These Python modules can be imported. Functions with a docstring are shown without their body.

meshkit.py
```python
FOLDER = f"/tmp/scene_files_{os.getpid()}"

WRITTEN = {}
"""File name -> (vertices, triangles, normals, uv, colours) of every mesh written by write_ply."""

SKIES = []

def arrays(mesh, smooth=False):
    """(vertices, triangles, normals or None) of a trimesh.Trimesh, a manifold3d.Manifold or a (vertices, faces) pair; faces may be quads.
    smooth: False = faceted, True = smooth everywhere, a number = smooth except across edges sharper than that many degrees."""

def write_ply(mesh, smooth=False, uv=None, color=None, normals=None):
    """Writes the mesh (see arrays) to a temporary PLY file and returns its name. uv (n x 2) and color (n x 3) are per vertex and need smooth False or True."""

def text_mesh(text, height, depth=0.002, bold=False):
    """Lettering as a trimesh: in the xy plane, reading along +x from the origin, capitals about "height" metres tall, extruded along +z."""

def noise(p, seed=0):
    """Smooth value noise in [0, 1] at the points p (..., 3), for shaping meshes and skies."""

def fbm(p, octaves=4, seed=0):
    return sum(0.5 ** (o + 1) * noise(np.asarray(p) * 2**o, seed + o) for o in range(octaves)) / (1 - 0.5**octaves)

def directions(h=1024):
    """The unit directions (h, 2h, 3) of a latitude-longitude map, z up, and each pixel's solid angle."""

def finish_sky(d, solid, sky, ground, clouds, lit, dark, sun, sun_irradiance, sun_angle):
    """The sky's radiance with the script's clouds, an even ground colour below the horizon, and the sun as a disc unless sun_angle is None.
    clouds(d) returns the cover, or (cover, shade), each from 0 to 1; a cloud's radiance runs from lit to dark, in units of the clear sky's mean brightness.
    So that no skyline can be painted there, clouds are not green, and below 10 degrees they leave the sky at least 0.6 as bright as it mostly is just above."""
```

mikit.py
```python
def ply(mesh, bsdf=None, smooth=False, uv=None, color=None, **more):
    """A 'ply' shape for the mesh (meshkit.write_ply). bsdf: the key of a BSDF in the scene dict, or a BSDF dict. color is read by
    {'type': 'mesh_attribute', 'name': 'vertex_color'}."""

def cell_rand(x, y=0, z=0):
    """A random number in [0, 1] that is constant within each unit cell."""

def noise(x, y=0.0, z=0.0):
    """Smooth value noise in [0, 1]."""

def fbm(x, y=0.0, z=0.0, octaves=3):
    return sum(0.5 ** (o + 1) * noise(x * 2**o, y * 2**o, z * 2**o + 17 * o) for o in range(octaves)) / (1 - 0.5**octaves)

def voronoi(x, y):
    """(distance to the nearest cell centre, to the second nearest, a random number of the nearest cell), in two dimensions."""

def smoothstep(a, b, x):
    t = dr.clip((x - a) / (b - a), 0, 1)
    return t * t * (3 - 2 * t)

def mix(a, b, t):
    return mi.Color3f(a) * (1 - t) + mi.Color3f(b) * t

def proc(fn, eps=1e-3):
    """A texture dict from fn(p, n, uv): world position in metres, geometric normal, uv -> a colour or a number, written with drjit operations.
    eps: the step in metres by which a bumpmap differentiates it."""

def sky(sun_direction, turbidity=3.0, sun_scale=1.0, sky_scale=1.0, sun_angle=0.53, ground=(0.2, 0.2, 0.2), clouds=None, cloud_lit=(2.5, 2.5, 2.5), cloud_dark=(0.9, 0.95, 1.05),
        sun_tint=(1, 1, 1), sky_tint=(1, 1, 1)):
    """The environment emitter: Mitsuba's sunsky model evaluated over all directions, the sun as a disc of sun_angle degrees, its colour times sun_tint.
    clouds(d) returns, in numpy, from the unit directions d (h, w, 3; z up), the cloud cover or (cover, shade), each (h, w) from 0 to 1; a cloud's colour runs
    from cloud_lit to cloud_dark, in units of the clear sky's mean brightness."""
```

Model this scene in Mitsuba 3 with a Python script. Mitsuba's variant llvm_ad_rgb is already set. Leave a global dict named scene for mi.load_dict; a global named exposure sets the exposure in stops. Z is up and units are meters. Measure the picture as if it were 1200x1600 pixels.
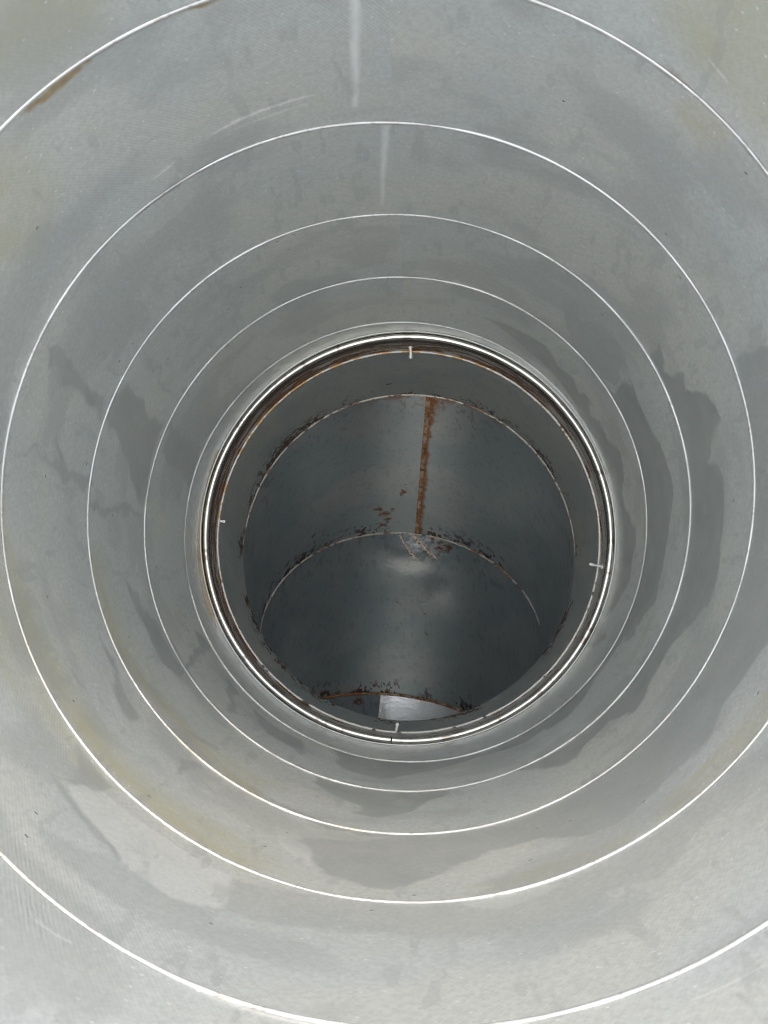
import math
import numpy as np
import trimesh
import drjit as dr
import mitsuba as mi
import mikit
import meshkit
from mikit import noise, fbm, smoothstep, mix

T4 = mi.ScalarTransform4f
scene, labels = {'type': 'scene'}, {}

# ------------------------------------------------------------------ camera, sky, exposure
# duct frame: the duct axis is the line x = 0, z = 0 and runs along +y; metres. The duct stands tilted: its mouth looks up to the sky
TILT = math.radians(62)
ROT = np.array([[1, 0, 0], [0, math.cos(TILT), math.sin(TILT)], [0, -math.sin(TILT), math.cos(TILT)]])   # duct frame -> world
FPX, YAW, PITCH = 1322.2, 0.041820, 0.109563
CAM = np.array([0.01605, 0.0, -0.08630])


def camera_axes():
    cy, sy, cp, sp = math.cos(YAW), math.sin(YAW), math.cos(PITCH), math.sin(PITCH)
    rz = np.array([[cy, -sy, 0], [sy, cy, 0], [0, 0, 1]])
    rx = np.array([[1, 0, 0], [0, cp, -sp], [0, sp, cp]])
    return rz @ rx


M = camera_axes()
scene['camera'] = {
    'type': 'perspective', 'fov_axis': 'x', 'fov': math.degrees(2 * math.atan(600 / FPX)), 'near_clip': 0.01, 'far_clip': 2000.0,
    'to_world': T4().look_at(origin=(ROT @ CAM).tolist(), target=(ROT @ (CAM + M[:, 1])).tolist(), up=(ROT @ M[:, 2]).tolist())}
scene['sky'] = mikit.sky((0.10, 0.25, 0.92), turbidity=4, sun_scale=0.2, sun_angle=25, sun_tint=(0.94, 0.97, 1.05), clouds=lambda d: 1.0,
                         cloud_lit=(2.30, 2.35, 2.50), cloud_dark=(1.6, 1.65, 1.75), ground=(0.30, 0.29, 0.25))
exposure = 3.25

# ------------------------------------------------------------------ sizes (fitted to the photograph)
R = 0.25                     # inner radius of the spiral duct
PITCH_Y, Y0 = 0.14073, -0.0035   # lead of the helical lock seam
Y_MOUTH, Y_END = 0.262, 1.115
RIM_R, RIM_Y = 0.2426, 1.0194
EDGE_R, EDGE_Y = 0.24406, 1.08247
RC, SEAM_Y, MITRE, AZ, GORE_L = 0.24317, 1.24232, 0.25228, -0.10868, 0.26904
END_L = 1.6

AX0 = np.array([0, 1.0, 0])
BEND = np.array([math.sin(AZ), 0, -math.cos(AZ)])
SIDE = np.cross(AX0, -BEND)
axis = [AX0 * math.cos(2 * k * MITRE) + BEND * math.sin(2 * k * MITRE) for k in range(4)]
upv = [-(BEND * math.cos(2 * k * MITRE) - AX0 * math.sin(2 * k * MITRE)) for k in range(4)]
cen = [np.array([0, SEAM_Y, 0.0])]
for k in (1, 2):
    cen.append(cen[-1] + axis[k] * GORE_L)
nrm = [AX0 * math.cos((2 * k + 1) * MITRE) + BEND * math.sin((2 * k + 1) * MITRE) for k in range(3)]

# ------------------------------------------------------------------ outlines of stains and painted glints on the duct wall
# (strength, [(mm along the circumference from the top, mm along the duct)...]); surface coordinates of the sheet itself
DARK = [[1,[[258,709],[257,685],[278,711],[289,676],[306,688],[316,650],[341,639],[362,685],[380,654],[397,657],[432,658],[458,652],[481,654],[504,692],[523,709],[553,702],[577,684],[596,720],[628,714],[641,697],[663,718],[680,757],[658,752],[547,750],[427,739],[380,733],[308,729],[261,730]]],[1,[[260,791],[281,804],[311,804],[329,792],[373,782],[421,806],[454,811],[481,804],[499,840],[512,825],[516,864],[531,872],[561,873],[583,858],[615,842],[639,862],[664,853],[713,884],[763,854],[804,821],[838,834],[855,868],[861,914],[830,915],[774,913],[689,898],[632,896],[553,890],[488,887],[417,877],[385,877],[288,870],[252,865]]],[0.6,[[166,789],[177,753],[191,788],[202,758],[247,760],[252,835],[238,855],[217,854],[195,861],[178,824]]],[1,[[94,920],[140,910],[171,908],[191,933],[214,927],[229,950],[241,931],[257,966],[267,944],[291,955],[311,923],[340,947],[346,966],[374,961],[397,923],[413,922],[433,931],[456,926],[484,959],[504,993],[522,938],[534,975],[537,1049],[460,1043],[407,1010],[291,997],[247,999],[196,969],[147,957]]],[0.7,[[319,491],[309,559],[307,582],[346,591],[392,594],[437,599],[490,600],[585,615],[624,613],[679,623],[753,626],[792,632],[824,630],[813,618],[789,620],[813,607],[839,601],[860,577],[845,573],[829,529],[807,515],[788,510],[772,521],[747,544],[722,569],[689,557],[665,524],[646,515],[625,519],[609,525],[590,527],[572,520],[548,537],[519,531],[479,501]]],[0.4,[[873,476],[869,431],[820,444],[788,447],[756,436],[725,430],[699,431],[671,435],[647,422],[616,440],[574,435],[549,448],[583,469],[637,474],[702,478],[763,485],[790,486],[826,491]]],[0.35,[[968,404],[947,411],[931,426],[908,427],[892,422],[870,429],[866,398],[888,390],[922,391],[950,394]]],[0.8,[[1267,545],[1269,566],[1262,609],[1261,656],[1243,665],[1252,602],[1256,559]]],[0.8,[[1269,672],[1279,699],[1268,804],[1244,800],[1208,805],[1181,798],[1196,776],[1217,754],[1240,691],[1248,675]]],[0.6,[[1311,684],[1312,696],[1300,793],[1298,777],[1304,725]]],[0.8,[[1175,668],[1182,785],[1177,798],[1171,726],[1168,675]]],[0.7,[[1274,823],[1276,878],[1274,938],[1247,956],[1226,945],[1240,829]]],[0.7,[[1194,539],[1196,568],[1191,589],[1189,609],[1178,659],[1195,665],[1195,624],[1204,618],[1210,602],[1221,594],[1212,592],[1200,605],[1195,593],[1198,572],[1205,575],[1200,566]]],[0.9,[[1110,733],[1104,760],[1081,761],[1071,785],[1017,783],[1012,765],[1037,742],[1053,743],[1069,747]]],[0.9,[[1061,903],[1041,934],[1032,893],[1022,798],[1026,795],[1041,888]]],[0.8,[[999,913],[981,905],[963,822],[967,810]]],[0.8,[[1062,633],[1045,642],[1024,626],[997,617],[995,596],[1005,595],[1021,605],[1035,630],[1051,630]]],[0.7,[[994,504],[979,499],[963,496],[967,474],[978,454],[982,472]]],[0.7,[[983,449],[974,453],[946,442],[928,430],[930,426],[948,436]]],[0.8,[[950,587],[950,625],[942,636],[930,633]]],[0.9,[[897,772],[871,777],[856,740],[837,716],[819,710],[821,681],[802,676],[778,697],[761,733],[743,756],[761,770],[821,780],[855,782],[881,793]]],[0.8,[[877,650],[844,644],[817,632],[832,619],[857,630]]],[0.9,[[958,898],[927,889],[894,897],[884,829],[903,843],[933,844]]],[0.6,[[1050,555],[1046,562],[1029,568],[1027,560]]],[0.6,[[1020,679],[1017,683],[996,679],[996,672]]],[0.6,[[975,676],[956,693],[939,705],[940,694],[964,676]]],[0.5,[[1023,575],[1009,579],[1006,582],[1014,573]]]]
LIGHT = [[0.28,[[974,457],[968,483],[921,484],[875,479],[868,436],[893,423],[930,430],[956,443]]],[0.5,[[792,730],[785,747],[774,734],[778,714],[789,719]]],[0.35,[[746,480],[702,477],[692,472],[703,466],[726,463],[741,472]]],[0.22,[[871,595],[851,590],[832,543],[839,535],[860,559]]],[0.9,[[1447,519],[1469,516],[1519,517],[1469,519]]],[0.7,[[1399,524],[1410,523],[1419,522],[1410,525]]],[0.4,[[1455,524],[1487,525],[1513,525],[1486,527]]],[0.6,[[179,408],[184,409],[193,412],[184,410]]],[0.7,[[929,343],[921,343],[912,344],[921,342]]],[0.5,[[671,318],[652,315],[644,314],[654,315]]]]
GLINT = [[0.8,[[1551,422],[1556,423],[1551,487],[1546,537],[1544,537],[1546,486]]],[0.8,[[1562,563],[1567,563],[1557,682],[1556,682]]]]
OCHRE = [[0.35,[[172,452],[181,437],[206,436],[210,450],[198,470],[185,463]]],[0.35,[[1155,526],[1126,522],[1082,518],[1040,518],[989,511],[948,510],[873,501],[870,511],[912,522],[954,531],[997,534],[1047,542],[1131,533]]],[0.5,[[1130,661],[1090,664],[1032,657],[979,661],[893,645],[892,658],[983,688],[1030,676],[1093,680],[1130,672]]],[0.3,[[747,492],[700,485],[647,481],[639,493],[697,510],[746,508]]],[0.35,[[637,476],[583,469],[546,468],[526,492],[577,503],[626,504]]]]
OLIVE = [[0.45,[[1379,318],[1441,365],[1416,390],[1381,387],[1351,378],[1351,354]]],[0.5,[[125,378],[196,329],[252,413],[212,420],[170,414]]],[0.4,[[1327,395],[1349,421],[1346,466],[1310,488],[1280,441]]],[0.35,[[1132,494],[1130,519],[1078,514],[1038,513],[991,507],[953,505],[966,480],[1014,477],[1065,461]]],[0.4,[[1118,538],[1084,546],[1037,550],[921,549],[865,540],[852,514],[868,496],[916,503],[1078,514]]],[0.3,[[1135,663],[1090,664],[1032,657],[977,673],[896,646],[889,694],[958,699],[1027,708],[1087,705],[1137,698]]]]
RUST = [[1,[[1358,402],[1405,402],[1406,407],[1391,409],[1374,409],[1362,406]]],[1,[[1462,409],[1474,410],[1478,414],[1468,414]]],[0.25,[[158,427],[167,428],[179,433],[177,436],[166,436]]],[0.8,[[1284,1002],[1227,1007],[1133,995],[1078,987],[1057,999],[1103,1031],[1168,1044],[1232,1041],[1281,1050]]]]


def proc(fn, eps=1e-3):
    """a texture whose function takes points of the duct frame"""
    c, s = math.cos(TILT), math.sin(TILT)
    return mikit.proc(lambda p, n, uv: fn(mi.Point3f(p.x, c * p.y - s * p.z, s * p.y + c * p.z), n, uv), eps)


def sheet(p):
    """millimetres round the circumference (0 at the top, clockwise) and along the duct"""
    a = dr.atan2(p.x, p.z)
    a = dr.select(a < 0, a + 2 * math.pi, a)
    return a * (R * 1000), p.y * 1000


def outline_mask(s, y, shapes, soft, grow=0.0):
    """the strongest of the outlines at (s, y): inside 1, outside 0, with a soft edge of +- soft mm"""
    best = mi.Float(0)
    for strength, pts in shapes:
        d = mi.Float(1e9)
        sgn = mi.Float(1)
        n = len(pts)
        for i in range(n):
            ax, ay = pts[i]
            bx, by = pts[(i + 1) % n]
            ex, ey = float(bx - ax), float(by - ay)
            wx, wy = s - float(ax), y - float(ay)
            t = dr.clip((wx * ex + wy * ey) * (1.0 / max(ex * ex + ey * ey, 1e-9)), 0, 1)
            qx, qy = wx - ex * t, wy - ey * t
            d = dr.minimum(d, qx * qx + qy * qy)
            c1, c2, c3 = wy >= 0, y < float(by), ex * wy > ey * wx
            flip = (c1 & c2 & c3) | (~c1 & ~c2 & ~c3)
            sgn = dr.select(flip, -sgn, sgn)
        best = dr.maximum(best, strength * smoothstep(soft, -soft, sgn * dr.sqrt(d) - grow))
    return best


def warp(s, y, amp, f):
    return (s + amp * 2 * (fbm(s * f, y * f, 3.1, 3) - 0.5), y + amp * (fbm(s * f, y * f, 9.7, 3) - 0.5))


def dark_mask(p, n, uv):
    s, y = sheet(p)
    ws, wy = warp(s, y, 9.0, 0.06)
    m = outline_mask(ws, wy, DARK, 3.0)
    cloud = smoothstep(0.50, 0.66, fbm(s * 0.013, y * 0.022, 5.0, 4)) * 0.35          # faint blotches everywhere
    streak = smoothstep(0.66, 0.74, fbm(s * 0.11, y * 0.035, 21.0, 3)) * 0.30
    return dr.clip(dr.maximum(m * (0.64 + 0.42 * fbm(s * 0.07, y * 0.06, 2.0, 3)), dr.maximum(cloud, streak)), 0, 1)


def ridges(s, y):
    """the fine crossed pattern rolled into the sheet, clearest on the left of the duct"""
    k = 2 * math.pi / 2.15
    c, d = math.cos(math.radians(53)), math.sin(math.radians(53))
    area = noise(s * 0.010, y * 0.016, 31.0)
    jit = 5.0 * area + 0.7 * dr.sin(s * 0.11) * dr.sin(y * 0.13)
    g1 = dr.sin(k * (d * s - c * y) + jit)
    g2 = dr.sin(k * (d * s + c * y) + jit)
    a1 = (0.45 + 0.55 * smoothstep(0.25, 0.65, area)) * smoothstep(620.0, 500.0, y) * (0.4 + 0.6 * smoothstep(300.0, 370.0, y))
    left = smoothstep(R * 1000 * 3.2, R * 1000 * 3.9, s)
    return g1 * a1 * (0.25 + 0.75 * left) + g2 * a1 * (1 - left * 0.6) * 0.35


def film_color(p, n, uv):
    s, y = sheet(p)
    big = fbm(s * 0.008, y * 0.012, 1.0, 3)
    fine = fbm(s * 0.5, y * 0.5, 4.0, 2)
    c = mix((0.590, 0.616, 0.607), (0.626, 0.638, 0.606), smoothstep(0.35, 0.65, big))
    c = c * (0.91 + 0.18 * fine)
    c = c * (1 + 0.04 * ridges(s, y))                      # colour follows the rolled pattern faintly
    ws, wy = warp(s, y, 3.0, 0.12)
    v = outline_mask(ws, wy, OLIVE, 16.0)
    c = mix(c, (0.53, 0.52, 0.36), dr.clip(v * (0.5 + 1.0 * noise(s * 0.04, y * 0.08, 28.0)), 0, 0.8))
    o = outline_mask(ws, wy, OCHRE, 5.0)
    c = mix(c, (0.55, 0.51, 0.34), dr.clip(o * (0.45 + 0.8 * noise(s * 0.06, y * 0.2, 8.0)), 0, 0.85))
    u = outline_mask(s + 1.5 * (noise(s * 0.3, y * 0.3, 51.0) - 0.5), y + 2.0 * (noise(s * 0.25, y * 0.3, 52.0) - 0.5), RUST, 2.0, -0.7)
    c = mix(c, mix((0.50, 0.36, 0.13), (0.34, 0.20, 0.07), noise(s * 0.3, y * 0.5, 53.0)), dr.clip(u * (0.5 + 0.9 * fbm(s * 0.1, y * 0.4, 54.0, 3)), 0, 0.95))
    # grime along the lock seam, with its shadow line painted in
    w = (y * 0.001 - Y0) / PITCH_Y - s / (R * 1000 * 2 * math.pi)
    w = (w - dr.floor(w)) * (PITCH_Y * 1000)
    grime_shade = dr.maximum(smoothstep(4.0, 0.8, w) * smoothstep(0.35, 0.65, fbm(s * 0.05, y * 0.02, 61.0, 3)), 0.8 * smoothstep(PITCH_Y * 1000 - 3.0, PITCH_Y * 1000 - 0.8, w) * smoothstep(0.4, 0.7, fbm(s * 0.06, y * 0.02, 67.0, 3)))
    c = mix(c, (0.27, 0.26, 0.23), grime_shade * 0.75)
    l = outline_mask(s + 1.5 * (noise(s * 0.4, y * 0.4, 3.0) - 0.5), y + 1.2 * (noise(s * 0.5, y * 0.5, 6.0) - 0.5), LIGHT, 1.2, 0.3)
    c = mix(c, (0.95, 0.95, 0.94), l * (0.65 + 0.35 * noise(s * 0.9, y * 0.9, 11.0)))
    k = outline_mask(s + 1.2 * (noise(s * 0.1, y * 0.08, 71.0) - 0.5), y, GLINT, 2.6)
    c = mix(c, (0.95, 0.95, 0.94), k * (0.62 + 0.5 * fbm(s * 0.3, y * 0.12, 72.0, 2)))  # glints along the top, painted white into the wall colour
    # small pits, splashes
    v1, _, r1 = mikit.voronoi(s * 0.030, y * 0.045)
    c = mix(c, (0.16, 0.16, 0.16), dr.select(r1 > 0.93, smoothstep(0.045, 0.025, v1) * 0.8, 0.0))
    v2, _, r2 = mikit.voronoi(s * 0.07 + 40, y * 0.09 + 7)
    c = mix(c, (0.85, 0.85, 0.84), dr.select(r2 > 0.75, smoothstep(0.09, 0.03, v2) * 0.6, 0.0))
    return c


def clean_color(p, n, uv):
    s, y = sheet(p)
    return mix((0.415, 0.44, 0.44), (0.48, 0.495, 0.48), fbm(s * 0.02, y * 0.03, 12.0, 3))


def wall_bump(p, n, uv):
    s, y = sheet(p)
    orange = noise(s * 0.45, y * 0.45, 2.0)
    return ridges(s, y) * 0.06 + orange * 0.06


def rgb(*c):
    return {'type': 'rgb', 'value': list(c)}


def principled(color, rough, metal, **more):
    return {'type': 'principled', 'base_color': color, 'roughness': rough, 'metallic': metal, **more}


scene['zinc_wall'] = {'type': 'twosided', 'bsdf': {
    'type': 'bumpmap', 'scale': 0.001, 'arbitrary': proc(wall_bump, eps=3e-4),
    'bsdf': {'type': 'blendbsdf', 'weight': proc(dark_mask),
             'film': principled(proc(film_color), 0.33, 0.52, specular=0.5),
             'metal': principled(proc(clean_color), 0.30, 0.62, specular=0.5)}}}


# ---- the elbow: dull steel with dirt flecks and rust along its welds
def seam_distance(p):
    """metres along the bend from the nearest mitre plane (negative upstream)"""
    best = mi.Float(1e3)
    for c, nn in zip(cen, nrm):
        d = (p.x - float(c[0])) * float(nn[0]) + (p.y - float(c[1])) * float(nn[1]) + (p.z - float(c[2])) * float(nn[2])
        best = dr.select(dr.abs(d) < dr.abs(best), d, best)
    return best


def weld_distance(p):
    """(metres across, metres along) from the lap weld on the first gore"""
    c, sd, u, a = cen[0], SIDE, upv[1], axis[1]
    w = [p.x - float(c[0]), p.y - float(c[1]), p.z - float(c[2])]
    x = w[0] * float(sd[0]) + w[1] * float(sd[1]) + w[2] * float(sd[2])
    h = w[0] * float(u[0]) + w[1] * float(u[1]) + w[2] * float(u[2])
    t = w[0] * float(a[0]) + w[1] * float(a[1]) + w[2] * float(a[2])
    return dr.select(h > 0, x - WELD_X, 1.0), t


S_A, S_B = -0.0626, 0.3316
WELD_X = RC * math.sin(math.radians(1.25))


# rust blooms on the elbow: centre and radius
RUST_SPOTS = [(-0.0504, 1.5874, 0.0848, 0.0109), (-0.0426, 1.6063, 0.0758, 0.0073), (-0.0593, 1.5715, 0.0916, 0.0072), (-0.0332, 1.5798, 0.0912, 0.0048), (-0.0130, 1.5333, 0.1176, 0.0058),
              (-0.0114, 1.5094, 0.1307, 0.0035), (0.0422, 1.3180, 0.2321, 0.0091), (0.0384, 1.3345, 0.2236, 0.0062), (0.0595, 1.6536, 0.0286, 0.0120), (0.0031, 1.6699, 0.0210, 0.0076),
              (0.0718, 1.6513, 0.0246, 0.0085), (0.0268, 1.7677, -0.1449, 0.0040), (0.0269, 1.7437, -0.1052, 0.0030), (-0.0566, 1.6182, 0.0671, 0.0074), (-0.1773, 1.5374, 0.0423, 0.0047),
              (-0.0260, 1.2342, 0.2418, 0.0048), (-0.1162, 1.8465, -0.2906, 0.0096)]


def gore_color(p, n, uv):
    f = fbm(p.x * 14, p.y * 14, p.z * 14, 3)
    c = mix((0.37, 0.415, 0.435), (0.44, 0.46, 0.465), smoothstep(0.35, 0.65, f))
    g = noise(p.x * 900, p.y * 900, p.z * 900)
    c = c * (0.92 + 0.16 * g)
    d = seam_distance(p)
    first = (p.x - float(cen[0][0])) * float(nrm[0][0]) + (p.y - float(cen[0][1])) * float(nrm[0][1]) + (p.z - float(cen[0][2])) * float(nrm[0][2])
    ang = dr.select(first < 0, dr.atan2(p.x, p.z), p.x * 4)
    near = smoothstep(-0.055, -0.002, d) * dr.select(d < 0.001, 1.0, 0.2) * smoothstep(0.10, 0.0, d)
    patch = dr.maximum(smoothstep(0.40, 0.62, fbm(ang * 5, p.y * 9, 3.0, 2)), dr.exp(-dr.square((ang + 0.85) / 0.3)))
    near = near * dr.select(first < 0, 1.35, 1.0)
    fl = fbm(ang * 45, p.y * 160, p.z * 40 + 7, 3)
    flaked = dr.select(first < 0, dr.exp(-dr.square((ang + 0.82) / 0.28)) * smoothstep(-0.075, -0.02, d), 0.0)
    near = dr.clip(near + 0.9 * flaked, 0, 1.9)
    speck = smoothstep(0.61 - 0.13 * near * patch, 0.66 - 0.13 * near * patch, fl) * (0.12 + 0.88 * near * patch)
    c = mix(c, mix((0.045, 0.030, 0.024), (0.15, 0.07, 0.035), noise(p.x * 90, p.y * 90, p.z * 90)), dr.clip(speck, 0, 0.95))
    # rust beside the lap weld and below the joints
    wx, wt = weld_distance(p)
    wx = dr.select((wt > float(S_A)) & (wt < float(S_B)), wx, 1.0)
    edge = wx - 0.005 - 0.011 * noise(wt * 60, 3.0) * noise(wt * 170, 9.0)
    rust = smoothstep(0.006, -0.002, edge) * smoothstep(-0.006, 0.002, wx) * (0.75 + 0.4 * fbm(wt * 90, wx * 300, 1.0, 2))
    spread = smoothstep(0.022, 0.0, dr.abs(wx - 0.008)) * smoothstep(0.03, -0.05, wt) * fbm(wx * 200, wt * 80, 4.0, 3) * 1.3
    c = mix(c, mix((0.34, 0.15, 0.055), (0.18, 0.07, 0.03), noise(wt * 200, wx * 400, 2.0)), dr.clip(dr.maximum(rust, spread), 0, 0.92))
    spot = mi.Float(0)
    jx, jy, jz = noise(p.x * 130, p.y * 130, p.z * 130) - 0.5, noise(p.x * 130 + 9, p.y * 130, p.z * 130) - 0.5, noise(p.x * 130, p.y * 130 + 9, p.z * 130) - 0.5
    crumbs = fbm(p.x * 170, p.y * 170, p.z * 170, 2)
    for x0, y0, z0, r0 in RUST_SPOTS:
        q = dr.sqrt(dr.square(p.x - x0 + jx * 0.014) + dr.square(p.y - y0 + jy * 0.014) + dr.square(p.z - z0 + jz * 0.014))
        spot = dr.maximum(spot, smoothstep(1.35 * r0, 0.3 * r0, q))
    spot = spot * smoothstep(0.32, 0.52, crumbs + 0.25 * spot)
    c = mix(c, mix((0.30, 0.13, 0.05), (0.17, 0.065, 0.03), crumbs), dr.clip(spot, 0, 0.92))
    q = dr.sqrt(dr.square((p.x - 0.028) / 0.050) + dr.square((p.y - 1.655) / 0.030) + dr.square((p.z - 0.03) / 0.040))
    flake_glint = smoothstep(1.2, 0.3, q) * smoothstep(0.42, 0.58, crumbs) * dr.select(d > 0, 1.0, 0.0)
    c = mix(c, (0.86, 0.85, 0.82), dr.clip(flake_glint, 0, 0.5))                       # flaked metal beside the joint, with the dent highlight painted in
    below = smoothstep(0.016, 0.0, d) * dr.select(d > 0, 1.0, 0.0) * smoothstep(0.52, 0.62, fbm(ang * 12, p.y * 30, 8.0, 3)) * smoothstep(0.10, 0.03, dr.abs(p.x - 0.015))
    return mix(c, (0.30, 0.10, 0.035), below * 0.9)


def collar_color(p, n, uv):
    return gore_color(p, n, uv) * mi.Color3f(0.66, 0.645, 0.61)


def gore_bump(p, n, uv):
    return fbm(p.x * 60, p.y * 60, p.z * 60, 2) * 0.28 + fbm(p.x * 230, p.y * 230, p.z * 230, 2) * 0.55


scene['elbow_steel'] = {'type': 'twosided', 'bsdf': {
    'type': 'bumpmap', 'scale': 0.0008, 'arbitrary': proc(gore_bump, eps=8e-4),
    'bsdf': principled(proc(gore_color), 0.33, 0.78, specular=0.5)}}
scene['collar_steel'] = {'type': 'twosided', 'bsdf': principled(proc(collar_color), 0.5, 0.35, specular=0.5)}


def groove_color(p, n, uv):
    ang = dr.atan2(p.x, p.z)
    f = fbm(ang * 9, p.y * 420, 2.0, 3)
    upleft = smoothstep(-0.9, 0.5, dr.cos(ang + 0.75))
    amount = dr.clip(smoothstep(0.60 - 0.28 * upleft, 0.76 - 0.26 * upleft, f), 0, 1)
    grey = mi.Color3f(0.33, 0.33, 0.32)
    rust = mix((0.085, 0.045, 0.028), (0.18, 0.10, 0.06), noise(ang * 60, p.y * 300, 5.0))
    return mix(grey, rust, amount)


scene['rusty_groove'] = {'type': 'twosided', 'bsdf': principled(proc(groove_color), 0.5, 0.5)}


def end_color(p, n, uv):
    c = mix((0.72, 0.72, 0.71), (0.92, 0.92, 0.91), fbm(p.x * 260, p.y * 260, p.z * 260, 2))
    darken = smoothstep(0.02, 0.0, dr.abs(p.x + 0.062)) * fbm(p.x * 200, p.z * 90, 3.0, 2) + smoothstep(0.03, 0.11, p.x) * 0.7  # darker at the left edge and towards the right
    return mix(c, (0.36, 0.33, 0.30), dr.clip(darken, 0, 0.9))


def edge_color(p, n, uv):
    ang = dr.atan2(p.x, p.z)
    upper = smoothstep(0.0, 0.75, dr.cos(ang + 0.55))
    f = fbm(ang * 22, 4.0, 1.0, 3)
    c = mix((0.62, 0.59, 0.54), (0.52, 0.33, 0.15), smoothstep(0.45, 0.60, f) * upper)
    dirt = smoothstep(0.66, 0.78, fbm(ang * 30, p.y * 300, 7.0, 3)) * (1 - upper)
    return mix(c, (0.07, 0.05, 0.04), dirt)


scene['end_steel'] = {'type': 'twosided', 'bsdf': {
    'type': 'bumpmap', 'scale': 0.0008, 'arbitrary': proc(gore_bump, eps=8e-4),
    'bsdf': principled(proc(end_color), 0.36, 0.6, specular=0.5)}}
scene['rusty_edge'] = {'type': 'twosided', 'bsdf': principled(proc(edge_color), 0.4, 0.5)}
def rim_color(p, n, uv):
    ang = dr.atan2(p.x, p.z)
    c = mix((0.74, 0.72, 0.67), (0.60, 0.58, 0.53), fbm(ang * 7, p.y * 200, 3.0, 3))
    return mix(c, (0.17, 0.11, 0.07), smoothstep(0.64, 0.76, fbm(ang * 26, p.y * 500, 7.0, 3)) * 0.6)


scene['bright_rim'] = {'type': 'twosided', 'bsdf': principled(proc(rim_color), 0.18, 0.9)}
scene['dull_lip'] = {'type': 'twosided', 'bsdf': principled(rgb(0.36, 0.36, 0.34), 0.3, 0.8)}
scene['rubber'] = {'type': 'twosided', 'bsdf': principled(rgb(0.03, 0.026, 0.024), 0.6, 0.0)}
scene['rivet_steel'] = {'type': 'twosided', 'bsdf': principled(rgb(0.90, 0.89, 0.86), 0.4, 0.1)}


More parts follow.
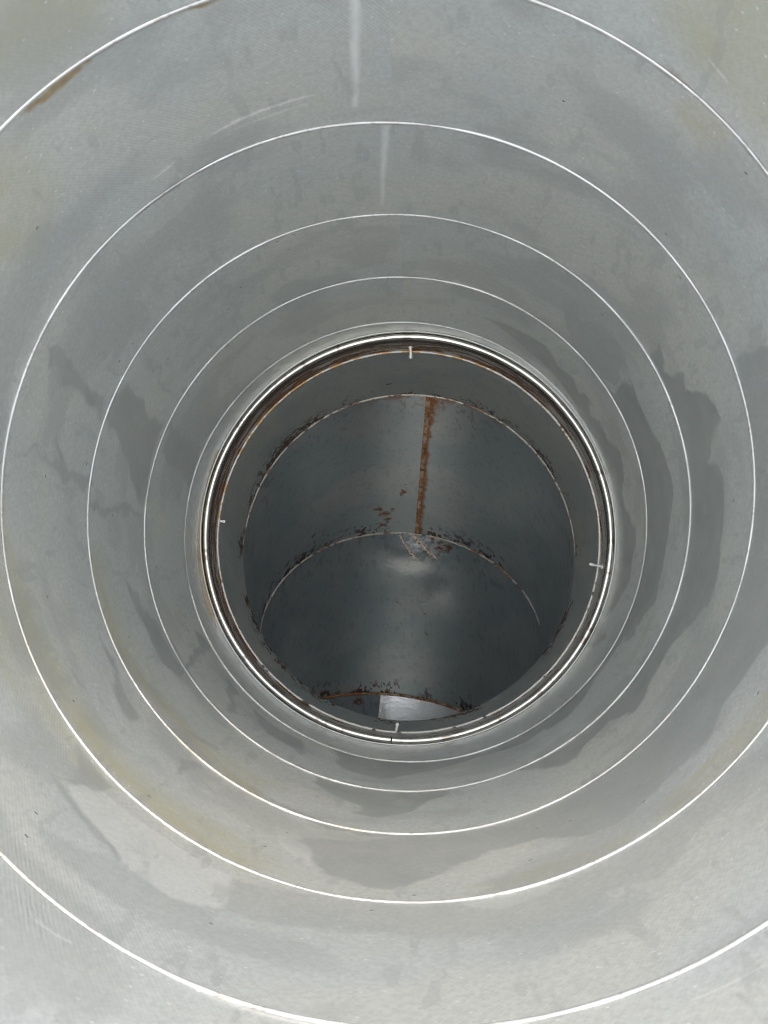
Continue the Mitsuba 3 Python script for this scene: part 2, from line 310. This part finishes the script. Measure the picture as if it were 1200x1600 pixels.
def seam_color(p, n, uv):
    s, y = sheet(p)
    left = smoothstep(700.0, 830.0, s) * smoothstep(1190.0, 1050.0, s) + 0.25 * smoothstep(500.0, 560.0, s) * smoothstep(700.0, 620.0, s)
    o = left * smoothstep(0.40, 0.62, fbm(s * 0.02, y * 0.05, 2.0, 3))
    c = mix((0.43, 0.43, 0.42), (0.46, 0.44, 0.34), o * 0.7)
    worn = smoothstep(0.38, 0.68, fbm(s * 0.03, y * 0.01, 4.0, 3))
    c = mix(c, (0.72, 0.72, 0.71), worn * 0.55)
    return mix(c, (0.22, 0.19, 0.14), smoothstep(0.70, 0.80, fbm(s * 0.25, y * 0.02, 9.0, 2)) * 0.4)


scene['seam_zinc'] = {'type': 'twosided', 'bsdf': principled(proc(seam_color), 0.34, 0.35)}


def weld_color(p, n, uv):
    f = fbm(p.x * 60, p.y * 60, p.z * 60, 3)
    c = mix((0.50, 0.45, 0.37), (0.62, 0.58, 0.50), f)
    c = mix(c, (0.24, 0.10, 0.04), smoothstep(0.54, 0.66, f) * 0.85)
    return mix(c, (0.06, 0.04, 0.03), smoothstep(0.62, 0.68, fbm(p.x * 120, p.y * 120, p.z * 120 + 5, 2)) * 0.8)


scene['weld'] = {'type': 'twosided', 'bsdf': principled(proc(weld_color), 0.45, 0.3)}


def rusty_weld_color(p, n, uv):
    f = fbm(p.x * 90, p.y * 90, p.z * 90, 3)
    c = mix((0.46, 0.33, 0.22), (0.30, 0.13, 0.05), smoothstep(0.38, 0.6, f))
    return mix(c, (0.08, 0.045, 0.03), smoothstep(0.60, 0.68, fbm(p.x * 160, p.y * 160, p.z * 160 + 5, 2)) * 0.75)


scene['rusty_weld'] = {'type': 'twosided', 'bsdf': principled(proc(rusty_weld_color), 0.5, 0.2)}


def sliver_color(p, n, uv):
    f = noise(p.x * 300, p.y * 300, p.z * 300)
    return mix((0.70, 0.60, 0.47), (0.24, 0.12, 0.06), smoothstep(0.5, 0.72, f))


scene['sliver'] = {'type': 'twosided', 'bsdf': principled(proc(sliver_color), 0.5, 0.1)}


# ------------------------------------------------------------------ mesh helpers
def grid_faces(nu, nv, wrap_u=False):
    i, j = np.meshgrid(np.arange(nu if wrap_u else nu - 1), np.arange(nv - 1), indexing='ij')
    a = i * nv + j
    b = ((i + 1) % nu) * nv + j
    return np.stack([a, b, b + 1, a + 1], -1).reshape(-1, 4)


def grid_mesh(pts, wrap_u=False):
    nu, nv = pts.shape[:2]
    f = grid_faces(nu, nv, wrap_u)
    f = np.vstack([f[:, [0, 1, 2]], f[:, [0, 2, 3]]])
    v = pts.reshape(-1, 3)
    area = np.linalg.norm(np.cross(v[f[:, 1]] - v[f[:, 0]], v[f[:, 2]] - v[f[:, 0]]), axis=1)
    return trimesh.Trimesh(v, f[area > 1e-14], process=False)


def add(key, mesh, bsdf, smooth=35, **lab):
    mesh.vertices = mesh.vertices @ ROT.T
    scene[key] = mikit.ply(mesh, bsdf, smooth=smooth)
    if lab:
        labels[key] = lab


def lathe(profile, n=512):
    """closed profile of (y, r) turned about the duct axis"""
    pr = np.asarray(profile, float)
    a = np.linspace(0, 2 * np.pi, n, endpoint=False)
    pts = np.stack([np.outer(np.sin(a), pr[:, 1]), np.broadcast_to(pr[:, 0], (n, len(pr))), np.outer(np.cos(a), pr[:, 1])], -1)
    return grid_mesh(pts, True)


def tube(path, radius, sides=8, closed=False, squash=None):
    """tube along a path; radius a number or one per point"""
    path = np.asarray(path, float)
    n = len(path)
    r = np.broadcast_to(radius, (n,))
    t = (np.roll(path, -1, 0) - np.roll(path, 1, 0)) if closed else np.gradient(path, axis=0)
    t /= np.linalg.norm(t, axis=1, keepdims=True)
    ref = np.array([0.31, 0.2, 0.93]) if squash is None else None
    u = np.cross(t, ref) if ref is not None else squash(path)
    u /= np.linalg.norm(u, axis=1, keepdims=True)
    w = np.cross(t, u)
    th = np.linspace(0, 2 * np.pi, sides + 1)
    pts = path[:, None] + r[:, None, None] * (np.cos(th)[None, :, None] * u[:, None] + np.sin(th)[None, :, None] * w[:, None])
    m = grid_mesh(pts, closed)
    if not closed:
        caps = []
        for e, k in ((0, 0), (n - 1, -1)):
            v = np.vstack([pts[e, :-1], path[e]])
            caps.append(trimesh.Trimesh(v, [[i, (i + 1) % sides, sides] for i in range(sides)], process=False))
        m = trimesh.util.concatenate([m] + caps)
    return m


# ------------------------------------------------------------------ the spiral duct
labels['spiral_duct'] = {'label': 'long grey galvanised spiral duct, stained, with a helical seam, seen through its mouth', 'category': 'duct'}
TH = 0.0009


def duct_radius(a, y):
    q = np.stack([np.sin(a) * 2.2, np.cos(a) * 2.2, y * 5], -1)
    q2 = np.stack([np.sin(a) * 7, np.cos(a) * 7, y * 16], -1)
    return R + 0.0016 * (meshkit.fbm(q + 11.3, 2, 3) - 0.5) + 0.0003 * (meshkit.fbm(q2 + 5.1, 2, 8) - 0.5)


def strip_mesh(turn, nphi=361, nw=15):
    """one turn of the wound strip, clipped by the two ends of the duct, with its own thickness"""
    phi = np.linspace(0, 2 * np.pi, nphi)
    w = np.linspace(0, 1, nw)
    P, W = np.meshgrid(phi, w, indexing='ij')
    y = np.clip(Y0 + PITCH_Y * (P / (2 * np.pi) + turn + W), Y_MOUTH, Y_END)
    crown = 0.0004 * (1 - (2 * W - 1) ** 6)
    r = duct_radius(P, y) + crown - 0.0002

    def shell(rr):
        return np.stack([np.sin(P) * rr, y, np.cos(P) * rr], -1)
    return trimesh.util.concatenate([grid_mesh(shell(r)), grid_mesh(shell(r + TH))])


first, last = math.floor((Y_MOUTH - Y0) / PITCH_Y) - 1, math.floor((Y_END - Y0) / PITCH_Y)
count = 0
for turn in range(first, last + 1):
    m = strip_mesh(turn)
    if len(m.faces) < 40:
        continue
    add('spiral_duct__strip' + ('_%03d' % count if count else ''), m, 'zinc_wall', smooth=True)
    count += 1

t0, t1 = (Y_MOUTH + 0.002 - Y0) / PITCH_Y, (Y_END - 0.002 - Y0) / PITCH_Y
phi = np.linspace(t0, t1, int((t1 - t0) * 420)) * 2 * np.pi
ys = Y0 + PITCH_Y * phi / (2 * np.pi)
th = np.linspace(0, 2 * np.pi, 13)
hh = 0.00102 + 0.00022 * (meshkit.fbm(np.stack([phi * 1.7, phi * 0, phi * 0], -1), 3, 4) - 0.5)
rr = (R - 0.0001) - hh[:, None] * np.cos(th)[None]
yy = ys[:, None] + 0.0011 * np.sin(th)[None]
add('spiral_duct__lock_seam', grid_mesh(np.stack([np.sin(phi)[:, None] * rr, yy, np.cos(phi)[:, None] * rr], -1)), 'seam_zinc', smooth=True)
add('spiral_duct__mouth_edge', lathe([(Y_MOUTH - 0.0012 + 0.0016 * math.cos(t), R + 0.0005 + 0.0016 * math.sin(t)) for t in np.linspace(0, 2 * np.pi, 13)]), 'seam_zinc', smooth=True)

# ------------------------------------------------------------------ the segmented elbow
labels['segmented_elbow'] = {'label': 'dark segmented steel elbow with rusty welds at the far end of the duct', 'category': 'elbow'}
rim_c = (RIM_Y + 0.0018, RIM_R + 0.0027)
B = np.linspace(0, 2 * np.pi, 513)


def ring_wobble(a, amp, f, seed):
    return amp * (meshkit.fbm(np.stack([np.sin(a) * f, np.cos(a) * f, 0 * a + seed], -1), 3, seed) - 0.5)


# groove behind the rolled rim, up to the step
groove = [(RIM_Y + 0.004, 0.2474), (1.030, 0.2478), (1.041, 0.2479), (1.055, 0.2478), (1.070, 0.2476), (1.0795, 0.2470), (1.0815, 0.2455),
          (1.0815, 0.2463), (1.0795, 0.2478), (1.07, 0.2484), (1.041, 0.2487), (1.03, 0.2486), (RIM_Y + 0.004, 0.2482), (RIM_Y + 0.004, 0.2474)]
add('segmented_elbow__groove', lathe(groove), 'rusty_groove', smooth=60, label='dark brown rusty groove behind the bright rim')
th16 = np.linspace(0, 2 * np.pi, 21)
# rolled rim: one open ring whose ends meet at the bottom left
ra = np.linspace(math.radians(184.4), math.radians(184.4 + 359.6), 700)
mr = 0.0034 + ring_wobble(ra, 0.0008, 5, 3)
cr = rim_c[1] + ring_wobble(ra, 0.0014, 2.5, 5)
rr = cr[:, None] + mr[:, None] * np.cos(th16)[None]
yy = rim_c[0] + mr[:, None] * np.sin(th16)[None]
add('segmented_elbow__rolled_rim', grid_mesh(np.stack([np.sin(ra)[:, None] * rr, yy, np.cos(ra)[:, None] * rr], -1)), 'bright_rim', smooth=True,
    label='bright polished rolled rim of the elbow')
th12 = np.linspace(0, 2 * np.pi, 13)
la = np.linspace(0, 2 * np.pi, 700, endpoint=False)
lr, lm = 0.2494 + ring_wobble(la, 0.0008, 3, 12), 0.0014 + ring_wobble(la, 0.0012, 4, 14)
add('segmented_elbow__outer_lip', grid_mesh(np.stack([np.sin(la)[:, None] * (lr[:, None] + lm[:, None] * np.cos(th12)[None]), RIM_Y - 0.0050 + lm[:, None] * np.sin(th12)[None],
                                                      np.cos(la)[:, None] * (lr[:, None] + lm[:, None] * np.cos(th12)[None])], -1), True), 'dull_lip', smooth=True)
add('segmented_elbow__gasket', lathe([(1.046 + 0.0022 * math.cos(t), 0.2472 + 0.0013 * math.sin(t)) for t in th12]), 'rubber', smooth=True)
# the step: an uneven bead
ea = np.linspace(0, 2 * np.pi, 1400, endpoint=False)
er = EDGE_R + 0.0008 + ring_wobble(ea, 0.0007, 9, 7)
em = 0.0015 + np.abs(ring_wobble(ea, 0.0012, 40, 9))
rr = er[:, None] + em[:, None] * np.cos(th12)[None]
yy = EDGE_Y + ring_wobble(ea, 0.0012, 12, 2)[:, None] + em[:, None] * np.sin(th12)[None]
add('segmented_elbow__step_edge', grid_mesh(np.stack([np.sin(ea)[:, None] * rr, yy, np.cos(ea)[:, None] * rr], -1), True), 'rusty_edge', smooth=True,
    label='thin orange rusted edge inside the groove')


def gore(k, b, s, r):
    """point of segment k at angle b (from the outer side), s metres past its first joint"""
    c = cen[max(k - 1, 0)]
    return c + np.sin(b)[..., None] * SIDE * r[..., None] + np.cos(b)[..., None] * upv[k] * r[..., None] + s[..., None] * axis[k]


def cut(k, j, b, r):
    """s at which segment k meets the joint plane j"""
    p0 = gore(k, b, np.zeros_like(b), r)
    return ((cen[j] - p0) @ nrm[j]) / (axis[k] @ nrm[j])


def dent(b, away):
    """the sheet just past the second joint is pressed inward"""
    return -0.011 * np.exp(-((b - 0.02) / 0.22) ** 2 - ((away - 0.045) / 0.033) ** 2) - 0.005 * np.exp(-((b - 0.24) / 0.13) ** 2 - ((away - 0.11) / 0.035) ** 2)


def gore_radius(k, b, s):
    base = gore(k, b, s, np.full_like(b, RC))
    r = RC + 0.0016 * (meshkit.fbm(base * 9 + 3.7, 2, 5) - 0.5)
    if k == 2:
        r = r + dent(b, s - cut(2, 1, b, np.full_like(b, RC)))
    return r


def gore_mesh(k, span=None, proud=0.0, nb=721, nt=40):
    b = np.linspace(0, 2 * np.pi, nb) if span is None else np.linspace(span[0], span[1], nb)
    t = np.linspace(0, 1, nt)
    r0 = np.full_like(b, RC)
    s0 = cut(k, k - 1, b, r0) if k > 0 else np.full_like(b, EDGE_Y + 0.0006 - SEAM_Y)
    s1 = cut(k, k, b, r0) if k < 3 else np.full_like(b, END_L)
    Bb, Tt = np.meshgrid(b, t, indexing='ij')
    S = s0[:, None] + Tt * (s1 - s0)[:, None]
    bb = (Bb + np.pi) % (2 * np.pi) - np.pi
    r = gore_radius(k, bb, S)
    if proud:       # the loose end of the sheet springs inward
        r = r - proud - 0.15 * 0.09 * np.tanh((S - s0[:, None]) / 0.09)
    if k == 0:
        r = r * 0 + EDGE_R + 0.0004 + (RC - EDGE_R - 0.0004) * Tt + 0.0004 * np.sin(Tt * np.pi)
    return trimesh.util.concatenate([grid_mesh(gore(k, Bb, S, r)), grid_mesh(gore(k, Bb, S, r + 0.0011))])


add('segmented_elbow__collar', gore_mesh(0), 'collar_steel', smooth=True)
add('segmented_elbow__gore', gore_mesh(1), 'elbow_steel', smooth=True, label='first mitred segment with a rusty lap weld along its top')
add('segmented_elbow__gore_001', gore_mesh(2), 'elbow_steel', smooth=True, label='second mitred segment with a shiny dent')
add('segmented_elbow__end_collar', gore_mesh(3, nt=120), 'elbow_steel', smooth=True)
add('segmented_elbow__end_sheet', gore_mesh(3, span=(math.radians(-9.3), math.radians(75)), proud=0.0022, nt=120), 'end_steel', smooth=True,
    label='pale lapped sheet with a straight left edge in the last segment')
for j in range(3):
    b = np.linspace(0, 2 * np.pi, 1100, endpoint=False)
    r0 = np.full_like(b, RC - 0.0002)
    if j == 2:
        r0 = r0 - 0.0014
    pth = gore(j, b, cut(j, j, b, r0), r0)
    pth = pth + axis[j] * ring_wobble(b, 0.0022, 14, 20 + j)[:, None]
    rad = 0.0014 + np.abs(ring_wobble(b, 0.0018, 45, 30 + j)) + (0.0012 if j == 2 else 0.0004)
    fade = np.clip((np.cos(b + 0.08) + 0.15) / 0.55, 0, 1) ** 0.7      # the bead was only run round the outer side of the bend
    pth = gore(j, b, cut(j, j, b, r0) + ring_wobble(b, 0.0022, 14, 20 + j), r0 + 0.0012 * (1 - fade))
    rad = 0.0007 + (rad - 0.0007) * fade
    add('segmented_elbow__weld_seam' + ('_%03d' % j if j else ''), tube(pth, rad, 9, True), 'rusty_weld' if j == 2 else 'weld', smooth=True)
# lap weld on the first gore: a low ribbed band
t = np.linspace(0, 1, 420)
x = np.linspace(-1, 1, 13)
b0 = math.radians(1.2)
s_a, s_b = float(cut(1, 0, np.array([b0]), np.array([RC]))[0]), float(cut(1, 1, np.array([b0]), np.array([RC]))[0])
S, X = np.meshgrid(s_a + (s_b - s_a) * t, x, indexing='ij')
half = 0.0042 + 0.0008 * (meshkit.fbm(np.stack([S * 90, 0 * S, 0 * S], -1), 2, 3) - 0.5)
h = 0.0016 * (1 - np.abs(X) ** 3) + 0.0005 * np.sin(S * 2 * np.pi / 0.0042 + 2.5 * X ** 2) * (1 - X ** 2) + 0.0009 * (X > 0.25) * (1 - X)
bb = b0 + X * half / RC
add('segmented_elbow__lap_weld', grid_mesh(gore(1, bb, S, gore_radius(1, bb, S) + 0.0006 - h)), 'rusty_weld', smooth=50, label='straight ribbed rusty lap weld on the first segment')

# rivet tails: pin with a swollen tip, standing inward through the groove
for i, (deg, y, length, tilt) in enumerate(((1.3, 1.0715, 0.0150, 0.004), (-84.8, 1.083, 0.0115, 0.002), (99.0, 1.0690, 0.0175, -0.002), (-176.6, 1.083, 0.0150, 0.0))):
    a = math.radians(deg)
    d = np.array([math.sin(a), 0, math.cos(a)])
    base = d * 0.2482 + np.array([0, y, 0])
    tip = base - d * length + np.array([0, tilt, 0]) + np.cross(d, AX0) * 0.0008 * (i - 1)
    ts = np.array([0, .08, .12, .5, .68, .74, .92, .98, 1.0])
    rs = np.array([2.9, 2.9, 1.5, 1.4, 1.5, 2.1, 2.1, 1.5, 0.4]) * 0.001
    add('segmented_elbow__rivet' + ('_%03d' % i if i else ''), tube(base + ts[:, None] * (tip - base), rs, 12), 'rivet_steel', smooth=40)

# ------------------------------------------------------------------ loose slivers of weld wire at the second joint
labels_list = [('wire_sliver', 'thin rusty wire sliver with a dark tip, left at the second elbow joint', [(-6.6, 0.004, -0.001), (-4.6, 0.016, 0.004), (-1.6, 0.030, 0.006), (1.9, 0.046, 0.004)], [0.0017, 0.0015, 0.0018, 0.0030]),
               ('wire_sliver_001', 'thicker twisted tan wire sliver, right at the second elbow joint', [(-0.4, 0.003, -0.001), (3.4, 0.014, 0.004), (7.6, 0.027, 0.006), (12.4, 0.040, 0.004)], [0.0024, 0.0036, 0.0032, 0.0020])]
for key, text, pts, rad in labels_list:
    pts = np.array(pts)
    n = 60
    tt, kk = np.linspace(0, 1, n), np.linspace(0, 1, len(pts))
    bb, ss, lift = (np.interp(tt, kk, pts[:, i]) for i in range(3))
    bb = np.radians(bb)
    s_first = cut(2, 1, bb, np.full_like(bb, RC))
    r = gore_radius(2, bb, s_first + ss) - 0.0009 - np.maximum(lift, 0)
    wig = 0.0004 * (meshkit.fbm(np.stack([tt * 14, 0 * tt, 0 * tt + len(key)], -1), 2, 3) - 0.5)
    path = gore(2, bb, s_first + ss + wig, r + wig)
    radii = np.interp(tt, kk, rad) * (1 + 0.25 * np.sin(tt * 60))
    add(key, tube(path, radii, 8), 'sliver', smooth=50, label=text, category='wire')
